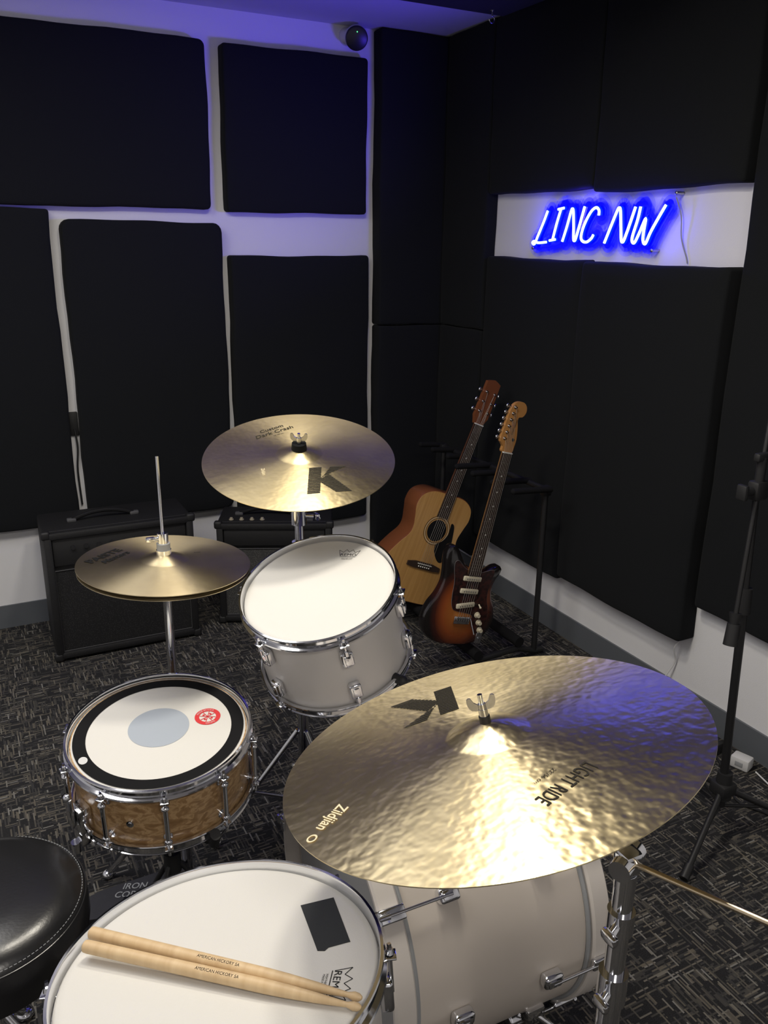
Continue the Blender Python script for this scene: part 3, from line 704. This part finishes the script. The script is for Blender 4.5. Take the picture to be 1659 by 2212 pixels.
bm=textbm('IRON\nCOBRA\n200',.026,1,0,.0003);bm.transform(Mp@Matrix.Translation((0,0,.0048))@Matrix.Rotation(math.radians(160),4,'Z'));hs.part('printed_lettering',bm,M_grey,parent=fb_,world=True)
bm=B();extr(bm,[(-.14,-.05,0),(.13,-.05,0),(.13,.05,0),(-.14,.05,0)],0,.006,Mb);rod(bm,(H.x,H.y,.004),(H.x,H.y,.09),.014);hs.part('base_plate',bm,M_black,world=True)

# ------------------------------------------------------------ drum throne
th=Thing('drum_throne','round black leather drum stool with stitched seam','stool',Matrix.Translation((-.088,1.335,0)))
ZS=.53;RS=.180
prof=[(0,ZS),(.08,ZS-.001),(RS-.045,ZS-.007),(RS-.022,ZS-.016),(RS-.008,ZS-.029),(RS-.002,ZS-.042),(RS-.001,ZS-.085),(RS-.006,ZS-.115),(RS-.02,ZS-.128),(0,ZS-.13)]
bm=B();lathe(bm,prof,96);th.part('seat',bm,M_leather)
bm=B();lathe(bm,[(RS-.004+.0016*math.cos(t),ZS-.034+.0016*math.sin(t)) for t in [i*math.pi/4 for i in range(8)]],96,closed=True);th.part('piping',bm,M_leather)
bm=B()
for k in range(150):
    a=2*math.pi*k/150;rod(bm,polar(RS-.0095,a,ZS-.0268),polar(RS-.0095,a+.026,ZS-.0268),.0006,seg=5)
th.part('stitching',bm,M_grey)
bm=B();rod(bm,(0,0,.1),(0,0,ZS-.128),.0135);rod(bm,(0,0,.24),(0,0,.30),.021);rod(bm,(0,0,ZS-.15),(0,0,ZS-.13),.05,seg=24);th.part('pole',bm,M_chrome)
for k in range(3):
    a=math.radians(200+120*k);f=polar(.22,a,.012);bm=B();rod(bm,(0,0,.28),f,.008);rod(bm,(0,0,.11),V((0,0,.28))*.45+f*.55,.005);ball(bm,f,.016,(1.2,1.2,.75));th.part('leg',bm,M_chrome)

# ------------------------------------------------------------ amplifiers
def amp(name,label,M,w,h,d,kind):
    t=Thing(name,label,'amplifier',M)
    g=.012
    bm=B();box(bm,(w/2,d/2+.012,h/2+g),(w,d-.024,h),None,.010,3)
    t.part('cabinet',bm,M_tolex)
    gz=h*.70 if kind==1 else h*.74
    bm=B()
    for c,s in (((w/2,.010,h+g-.014),(w,.030,.028)),((w/2,.010,g+.014),(w,.030,.028)),((.014,.010,h/2+g),(.028,.030,h)),((w-.014,.010,h/2+g),(.028,.030,h))): box(bm,c,s,None,.006,2)
    t.part('front_frame',bm,M_tolex)
    bm=B();box(bm,(w/2,.016,gz/2+g+.014),(w-.05,.012,gz-.03));t.part('grille',bm,M_gr1 if kind==1 else M_gr2)
    bm=B();zz=g+gz+.002
    e=.028
    for a,b in (((e,zz),(w-e,zz)),((e,g+.03),(w-e,g+.03)),((e,g+.03),(e,zz)),((w-e,g+.03),(w-e,zz))):
        rod(bm,(a[0],.006,a[1]),(b[0],.006,b[1]),.0015,seg=8)
    t.part('piping',bm,M_pipe)
    bm=B()
    if kind==1: box(bm,(w/2,.014,(gz+h)/2+g-.006),(w-.06,.010,h-gz-.05),None,.002)
    else: box(bm,(w/2,.010,(gz+h)/2+g-.004),(w-.06,.010,h-gz-.04),None,.002)
    t.part('control_panel',bm,M_plast)
    nk=8 if kind==1 else 4
    for k in range(nk):
        if kind==1:
            bm=B();rod(bm,(w*.18+k*w*.085,.009,h-.055),(w*.18+k*w*.085,-.004,h-.055),.008);t.part('knob',bm,M_plast)
        else:
            bm=B();x=w*.12+k*w*.09;rod(bm,(x,.05,h+g-.001),(x,.05,h+g+.010),.0075,.006);rod(bm,(x,.05,h+g-.001),(x,.05,h+g+.003),.010);t.part('knob',bm,M_knob)
    bm=B();hx=w*.42;L=.12
    P=[(hx-L,.12,h+g+.004),(hx-L*.8,.12,h+g+.014),(hx-L*.4,.12,h+g+.027),(hx,.12,h+g+.031),(hx+L*.4,.12,h+g+.027),(hx+L*.8,.12,h+g+.014),(hx+L,.12,h+g+.004)]
    sweep(bm,spline(P,False,5),.0085,10);t.part('handle',bm,M_tolp)
    for s in (-1,1):
        bm=B();box(bm,(hx+s*L,.12,h+g+.006),(.035,.022,.014),None,.004);t.part('handle_bracket',bm,M_pipe)
    for x in (.008,w-.008):
        for z in (g+.008,h+g-.008):
            bm=B();box(bm,(x,.008,z),(.034,.030,.034),None,.009,3);t.part('corner_protector',bm,M_plast)
    for x in (.06,w-.06):
        for y in (.05,d-.05):
            bm=B();rod(bm,(x,y,0),(x,y,.016),.016,seg=16);t.part('foot',bm,M_plast)
    return t
def ampM(p,q,h=0):
    p=V((p[0],p[1],0));q=V((q[0],q[1],0));x=(q-p).normalized();y=V((-x.y,x.x,0))
    M=Matrix((x,y,V((0,0,1)))).transposed().to_4x4();M.translation=p;return M
amp('guitar_amplifier','black combo guitar amplifier with top handle and speckled grille',ampM((.206,3.176),(.77,3.170)),.565,.525,.27,1)
t=amp('guitar_amplifier','small black combo amplifier with cream knobs and silver grille cloth',ampM((.885,3.245),(1.325,3.045)),.485,.450,.24,2)
bm=B();box(bm,(.36,.05,.4645),(.09,.03,.005));t.part('input_plate',bm,M_pipe)

# ------------------------------------------------------------ guitars
def gM(o,deg):
    a=math.radians(deg);y=V((math.sin(a),0,math.cos(a)));z=V((0,-1,0));x=y.cross(z)
    M=Matrix((x,y,z)).transposed().to_4x4();M.translation=V(o);return M
def insetbody(out,z0,z1,r=.006):
    bm=B();R=[]
    n=len(out)
    def off(d):
        res=[]
        for i in range(n):
            t=(out[(i+1)%n]-out[i-1]);t=V((t.x,t.y)).normalized();nn=V((-t.y,t.x))
            res.append((out[i].x+nn.x*d,out[i].y+nn.y*d))
        return res
    area=sum(out[i].x*out[(i+1)%n].y-out[(i+1)%n].x*out[i].y for i in range(n));sg=1 if area>0 else -1
    for d,z in ((r,z0),(r*.3,z0+r*.3),(0,z0+r),(0,z1-r),(r*.3,z1-r*.3),(r,z1)):
        R.append([bm.verts.new((x,y,z)) for x,y in off(d*sg)])
    rings(bm,R,False);bm.faces.new(R[0]);bm.faces.new(R[-1]);return bm
ac=Thing('acoustic_guitar','natural-top acoustic guitar with dark pickguard leaning in the rack','guitar',gM((1.605,2.86,.118),22.6))
half=[(.0,0),(.095,.005),(.160,.045),(.196,.11),(.192,.18),(.158,.245),(.127,.290),(.120,.325),(.132,.375),(.143,.42),(.130,.468),(.080,.497)]
full=half+[(0,.5)]+[(-x,y) for x,y in half[:0:-1]]
out=spline([(x,y,0) for x,y in full],True,6)
ac.part('body',insetbody(out,-.105,0,.004),M_mahog)
bm=B();sc=[V((p.x*.985,.25+(p.y-.25)*.985,0)) for p in out];extr(bm,[(p.x,p.y) for p in sc],-.001,.0012);top=ac.part('soundboard',bm,M_spruce)
ac.part('soundhole',annulus(0,.048,.0016,(0,.335),48),M_blk,parent=top)
for r in (.053,.058,.063): ac.part('rosette',annulus(r,r+.0022,.0017,(0,.335),64),M_blk if r!=.058 else M_cream,parent=top)
bm=B();extr(bm,[(p.x,p.y) for p in spline([(.048,.30,0),(.064,.335,0),(.060,.38,0),(.078,.372,0),(.092,.32,0),(.100,.27,0),(.090,.215,0),(.064,.205,0),(.030,.24,0),(.020,.275,0)],True,5)],.0012,.003);ac.part('pickguard',bm,M_blk)
bm=B();extr(bm,[(-.085,.162),(-.05,.158),(.05,.158),(.085,.162),(.085,.180),(.045,.188),(-.045,.188),(-.085,.180)],.0012,.009);br=ac.part('bridge',bm,M_rose)
bm=B();box(bm,(0,.180,.011),(.072,.003,.005));ac.part('saddle',bm,M_pearl,parent=br)
for k in range(6):
    bm=B();ball(bm,(-.027+.0108*k,.168,.0105),.003,seg=10);ac.part('bridge_pin',bm,M_pearl,parent=br)
def neck(t,y0,yb,y1,wb,wn,zt,mN,mF,dots):
    bm=B()
    R=[]
    for y,w in ((yb,wb/2),(y1,wn/2)):
        R.append([bm.verts.new((w*math.cos(a),y,zt-.005-abs(math.sin(a))*.018)) for a in [math.pi*k/10 for k in range(11)]])
    for i in range(10): bm.faces.new((R[0][i],R[0][i+1],R[1][i+1],R[1][i]))
    bm.faces.new(R[0]);bm.faces.new(R[1]);bm.faces.new((R[0][0],R[0][-1],R[1][-1],R[1][0]))
    t.part('neck',bm,mN)
    bm=B();extr(bm,[(-wb/2,y0),(wb/2,y0),(wn/2,y1),(-wn/2,y1)],zt-.006,zt);fb=t.part('fretboard',bm,mF)
    L=.648;bm=B()
    for k in range(1,22):
        y=y1-L*(1-2**(-k/12))
        if y<y0+.004:break
        f=(y-y0)/(y1-y0);w=wb+(wn-wb)*f;rod(bm,(-w/2,y,zt),(w/2,y,zt),.0011,seg=6)
    t.part('fret_wires',bm,M_fret,parent=fb)['kind']='stuff'
    for k in dots:
        y=(y1-L*(1-2**(-k/12))+y1-L*(1-2**(-(k-1)/12)))/2
        if y>y0:t.part('inlay_dot',annulus(0,.0032,zt+.0004,(0,y),16),M_pearl,parent=fb)
    bm=B();box(bm,(0,y1+.002,zt-.001),(wn,.004,.008));t.part('nut',bm,M_pearl)
neck(ac,.395,.49,.815,.056,.044,.008,M_mahog,M_rose,(3,5,7,9,12,15))
bm=B();hs_=[(-.022,.817),(-.029,.835),(-.036,.85),(-.034,1.0),(-.020,1.006),(0,1.012),(.020,1.006),(.034,1.0),(.036,.85),(.029,.835),(.022,.817)]
extr(bm,hs_,-.014,.003);hh=ac.part('headstock',bm,M_mahog)
for s in (-1,1):
    for k in range(3):
        y=.872+.042*k;bm=B();rod(bm,(s*.022,y,.003),(s*.022,y,.013),.003,seg=12);rod(bm,(s*.022,y,.003),(s*.022,y,.005),.006,seg=14);rod(bm,(s*.034,y,-.006),(s*.048,y,-.006),.0025);ball(bm,(s*.052,y,-.006),.009,(.7,1,.45),14);ac.part('tuning_peg',bm,M_chrome,parent=hh)
for k in range(6):
    f=-1+2*k/5;bm=B();s=-1 if k<3 else 1;j=k if k<3 else 5-k;py=.872+.042*j
    sweep(bm,[(f*.027,.170,.0105),(f*.027,.181,.0138),(f*.018,.817,.0105),(s*.022-s*.003,py,.008)],.0006,5);ac.part('string',bm,M_string)
el=Thing('electric_guitar','sunburst electric guitar with tortoise pickguard leaning in the rack','guitar',gM((1.562,2.42,.128),14.4))
eo=[(0,0),(.075,.006),(.130,.04),(.156,.10),(.146,.155),(.120,.20),(.110,.24),(.116,.272),(.129,.298),(.132,.318),(.118,.330),(.094,.324),(.065,.304),(.036,.292),(.028,.298),(-.028,.318),(-.045,.328),(-.066,.354),(-.088,.380),(-.108,.392),(-.128,.380),(-.132,.340),(-.122,.290),(-.118,.245),(-.130,.20),(-.155,.155),(-.167,.10),(-.145,.04),(-.085,.006)]
eout=spline([(x,y,0) for x,y in eo],True,5)
el.part('body',insetbody(eout,-.045,0,.010),M_burst)
pg=[(.028,.298),(.058,.306),(.086,.314),(.096,.304),(.094,.275),(.088,.235),(.094,.195),(.112,.15),(.118,.10),(.104,.062),(.082,.052),(.058,.075),(.046,.108),(.038,.128),(-.038,.140),(-.060,.160),(-.070,.20),(-.076,.255),(-.090,.300),(-.095,.330),(-.080,.338),(-.056,.320),(-.030,.306)]
bm=B();extr(bm,[(p.x,p.y) for p in spline([(x,y,0) for x,y in pg],True,4)],.0003,.0028);pgd=el.part('pickguard',bm,M_tort)
bm=B();pp=spline([(x,y,.0022) for x,y in pg],True,4);sweep(bm,pp,.0005,6,closed=True);el.part('pickguard_edge',bm,M_grey,parent=pgd)
for y,rt in ((.272,0),(.222,0),(.165,10)):
    Mx=Matrix.Translation((0,y,.005))@Matrix.Rotation(math.radians(rt),4,'Z');bm=B();box(bm,(0,0,0),(.082,.020,.010),Mx,.0045,3);pk=el.part('pickup',bm,M_cream)
    bm=B()
    for k in range(6): q=Mx@V((-.026+.0104*k,0,.0045));rod(bm,q,q+V((0,0,.0018)),.0024,seg=10)
    el.part('pole_pieces',bm,M_steel,parent=pk)
for x,y in ((.068,.128),(.084,.098),(.098,.068)):
    bm=B();rod(bm,(x,y,.002),(x,y,.006),.013,.0115,20);rod(bm,(x,y,.006),(x,y,.017),.009,.0075,20);el.part('knob',bm,M_cream)
bm=B();Ms=Matrix.Translation((.062,.172,.005))@Matrix.Rotation(.5,4,'X');rod(bm,Ms@V((0,0,0)),Ms@V((0,0,.014)),.003);ball(bm,Ms@V((0,0,.016)),.0045);el.part('selector_switch',bm,M_cream)
bm=B();box(bm,(0,.105,.005),(.072,.030,.010),None,.002)
for k in range(6): box(bm,(-.027+.0108*k,.110,.012),(.009,.022,.006),None,.0015)
rod(bm,(.035,.115,.012),(.052,.06,.035),.0022);el.part('bridge',bm,M_chrome)
bm=B();box(bm,(.105,.035,.001),(.028,.048,.006),Matrix.Translation((0,0,0)),.003);rod(bm,(.105,.032,.002),(.105,.032,.010),.006);el.part('jack_plate',bm,M_chrome)
neck(el,.288,.292,.763,.056,.042,.010,M_mapleN,M_rose,(3,5,7,9,12,15,17))
ho=[(-.021,.765),(-.023,.785),(-.034,.797),(-.042,.806),(-.040,.84),(-.034,.90),(-.026,.935),(-.008,.952),(.016,.955),(.034,.944),(.040,.922),(.030,.903),(.014,.898),(.012,.885),(.020,.86),(.028,.82),(.027,.79),(.021,.765)]
bm=B();extr(bm,[(p.x,p.y) for p in spline([(x,y,0) for x,y in ho],True,3)],-.011,.003);hh=el.part('headstock',bm,M_mapleN)
for k in range(6):
    y=.815+.0235*k;x=-.036+.0022*k+.010;bm=B();rod(bm,(x,y,.003),(x,y,.014),.003,seg=12);rod(bm,(x,y,.003),(x,y,.005),.006,seg=14);rod(bm,(x-.01,y,-.004),(x-.026,y,-.004),.0025);ball(bm,(x-.030,y,-.004),.0075,(.8,1,.5),14);el.part('tuning_peg',bm,M_chrome,parent=hh)
    bm=B();f=-1+2*k/5;sweep(bm,[(f*.026,.105,.015),(f*.017,.764,.0135),(x+.003,y,.009)],.0006,5);el.part('string',bm,M_string)
bm=textbm('Stratocaster',.012,1,.3);bm.transform(Matrix.Translation((.004,.86,.0036))@Matrix.Rotation(math.radians(82),4,'Z'));el.part('printed_lettering',bm,M_blk,parent=hh)
bm=B();lathe(bm,[(0,0),(.006,0),(.006,.002),(0,.002)],14,Matrix.Translation((.012,.815,.003)));el.part('string_tree',bm,M_chrome,parent=hh)

gr=Thing('guitar_rack','black folding multi-guitar rack with padded foam yokes','guitar stand',Matrix.Translation((1.90,2.9,0)))
XR=1.945;YE=3.20
for y in (2.415,YE-.03):
    bm=B();rod(bm,(XR,y,.02),(XR,y,.70),.0115);box(bm,(XR,y,.70),(.035,.03,.04),None,.006);gr.part('upright',bm,M_black,world=True)
    bm=B();sweep(bm,[(XR+.04,y,.018),(XR,y,.02),(1.86,y,.05),(1.60,y,.035),(1.555,y,.016)],.0125);gr.part('base_foot',bm,M_black,world=True)
bm=B();rod(bm,(XR,2.39,.705),(XR,YE,.705),.011);gr.part('top_bar',bm,M_black,world=True)
for i,y in enumerate((2.395,2.53,2.67,2.79,2.95,3.08,3.19)):
    bm=B();L_=.165 if y<2.9 else .11
    rod(bm,(XR+.01,y,.710),(XR-L_,y,.722),.0120);ball(bm,(XR-L_,y,.722),.0120);gr.part('padded_yoke',bm,M_foam,world=True)
for x,z in ((1.665,.066),(1.86,.082)):
    bm=B();rod(bm,(x,2.40,z),(x,YE,z),.021);gr.part('padded_rail',bm,M_foam,world=True)

ms=Thing('microphone_stand','black tripod boom microphone stand beside the wall','microphone stand',Matrix.Translation((1.767,1.315,0)))
h0=V((1.767,1.315,.15));h1=V((1.742,1.343,1.10))
bm=B();rod(bm,V((1.768,1.314,.09)),h0.lerp(h1,.62),.0115);rod(bm,h0.lerp(h1,.6),h1,.0085);ms.part('pole',bm,M_black,world=True)
bm=B();rod(bm,h0+V((0,0,-.03)),h0+V((0,0,.05)),.026,.02,20);box(bm,h0,(.055,.055,.04),None,.008);ms.part('leg_hub',bm,M_plast,world=True)
bm=B();c=h0.lerp(h1,.6);rod(bm,c-V((0,0,.035)),c+V((0,0,.035)),.019,.016,20);ms.part('height_clutch',bm,M_plast,world=True)
for f in ((1.90,1.62),(2.03,1.18),(1.53,1.21)):
    bm=B();F=V((f[0],f[1],.012));rod(bm,h0,F,.0085);rod(bm,h0+V((0,0,-.06)),h0*.55+F*.45,.005);rod(bm,F.lerp(h0,.0),F.lerp(h0,.14),.013);ms.part('leg',bm,M_black,world=True)
pv=V((1.744,1.338,1.02))
bm=B();box(bm,pv,(.045,.035,.05),None,.008);rod(bm,pv+V((-.05,0,0)),pv+V((.05,.0,0)),.011);box(bm,pv+V((-.055,0,0)),(.014,.03,.04),None,.005);ms.part('boom_clamp',bm,M_plast,world=True)
be2=V((1.672,1.290,.68));bm=B();rod(bm,pv+(pv-be2)*.9,be2,.0065);ms.part('boom_arm',bm,M_black,world=True)
bm=B();rod(bm,be2+(pv-be2)*.02,be2-(pv-be2)*.14,.0165,.0185,20);rod(bm,be2+(pv-be2)*.02,be2+(pv-be2)*.10,.011,.016,20);ms.part('counterweight',bm,M_plast,world=True)
bm=B();k=pv+V((.0,0,.085));rod(bm,pv,k,.012);box(bm,k,(.05,.02,.022),None,.006);ms.part('clip_mount',bm,M_plast,world=True)

t=Thing('power_adapter','small white plug adapter lying on the carpet by the baseboard','adapter',Matrix.Translation((2.085,1.50,0))@Matrix.Rotation(.3,4,'Z'))
bm=B();box(bm,(0,0,.022),(.045,.060,.040),None,.006);t.part('casing',bm,M_white)
bm=B();box(bm,(-.0225,0,.022),(.003,.025,.016),None,.001);t.part('label_plate',bm,M_grey)
t=Thing('power_strip','black power strip on the carpet against the wall','power strip',Matrix.Translation((2.06,1.70,0))@Matrix.Rotation(.1,4,'Z'))
bm=B();box(bm,(0,0,.02),(.055,.24,.036),None,.006);t.part('casing',bm,M_plast)
for k in range(4):
    bm=B();box(bm,(0,-.08+.05*k,.0385),(.03,.028,.004),None,.001);t.part('socket',bm,M_black)
bm=B();sweep(bm,spline([(2.05,1.57,.01),(1.99,1.47,.006),(1.93,1.38,.006),(1.96,1.30,.006),(1.99,1.2,.006),(2.0,1.05,.006)],False,8),.004,8)
solo('power_cable',bm,M_plast,'black cable curling over the carpet near the microphone stand','cable',loc=(2.0,1.4,.006))
bm=B();sweep(bm,spline([(2.10,1.455,.006),(2.085,1.40,.006),(2.07,1.34,.006),(2.10,1.28,.006),(2.12,1.1,.006)],False,8),.0025,8)
solo('power_cable',bm,M_cabW,'thin white cable on the carpet beside the baseboard','cable',loc=(2.09,1.3,.006))

# ------------------------------------------------------------ lights
def area(name,loc,size,sy,e,col,aim=None,spread=None):
    l=bpy.data.lights.new(name,'AREA');l.shape='RECTANGLE';l.size=size;l.size_y=sy;l.energy=e;l.color=col
    if spread:l.spread=math.radians(spread)
    o=bpy.data.objects.new(name,l);COL.objects.link(o);o.location=loc
    if aim: o.rotation_euler=(V(aim)-V(loc)).to_track_quat('-Z','Y').to_euler()
    return o
area('overhead_light',(.76,1.62,ZC-.02),.20,.20,14,(1.,.93,.80))
area('overhead_light',(.34,1.40,ZC-.02),.20,.20,10,(1.,.93,.80))
area('overhead_light',(.15,-.75,ZC-.02),.5,.5,24,(1.,.94,.86))  # added fill lamp behind the camera
area('overhead_light',(-.50,1.85,ZC-.02),1.2,1.2,24,(1.,.97,.93))
def pt(loc,e,col,r=.02):
    l=bpy.data.lights.new('neon_glow','POINT');l.energy=e;l.color=col;l.shadow_soft_size=r
    o=bpy.data.objects.new('neon_glow',l);COL.objects.link(o);o.location=loc
for y in (2.76,2.56,2.36,2.18): pt((XW-.075,y,1.665),.75,(.015,.004,1.),.012)
area('neon_glow',(XW-.09,2.46,1.70),.6,.12,6.5,(.10,.05,1.),(.9,3.5,2.46),100)  # added lamp, aimed to spread the sign's blue over upper wall and ceiling
w=bpy.data.worlds.new('world');SC.world=w;w.use_nodes=True
w.node_tree.nodes['Background'].inputs[0].default_value=(.03,.03,.035,1);w.node_tree.nodes['Background'].inputs[1].default_value=.3

# ------------------------------------------------------------ camera
yaw,pit,rol=math.radians(27.362),math.radians(18.129),math.radians(.786)
F=V((math.sin(yaw)*math.cos(pit),math.cos(yaw)*math.cos(pit),-math.sin(pit)));R=V((math.cos(yaw),-math.sin(yaw),0));U=R.cross(F)
R2=math.cos(rol)*R+math.sin(rol)*U;U2=-math.sin(rol)*R+math.cos(rol)*U
cam=bpy.data.cameras.new('camera');cam.sensor_fit='VERTICAL';cam.sensor_height=36;cam.sensor_width=27;cam.lens=1790/2212*36;cam.clip_start=.05
co=bpy.data.objects.new('camera',cam);COL.objects.link(co)
Mx=Matrix((R2,U2,-F)).transposed().to_4x4();Mx.translation=V((0,0,1.6));co.matrix_world=Mx
SC.camera=co
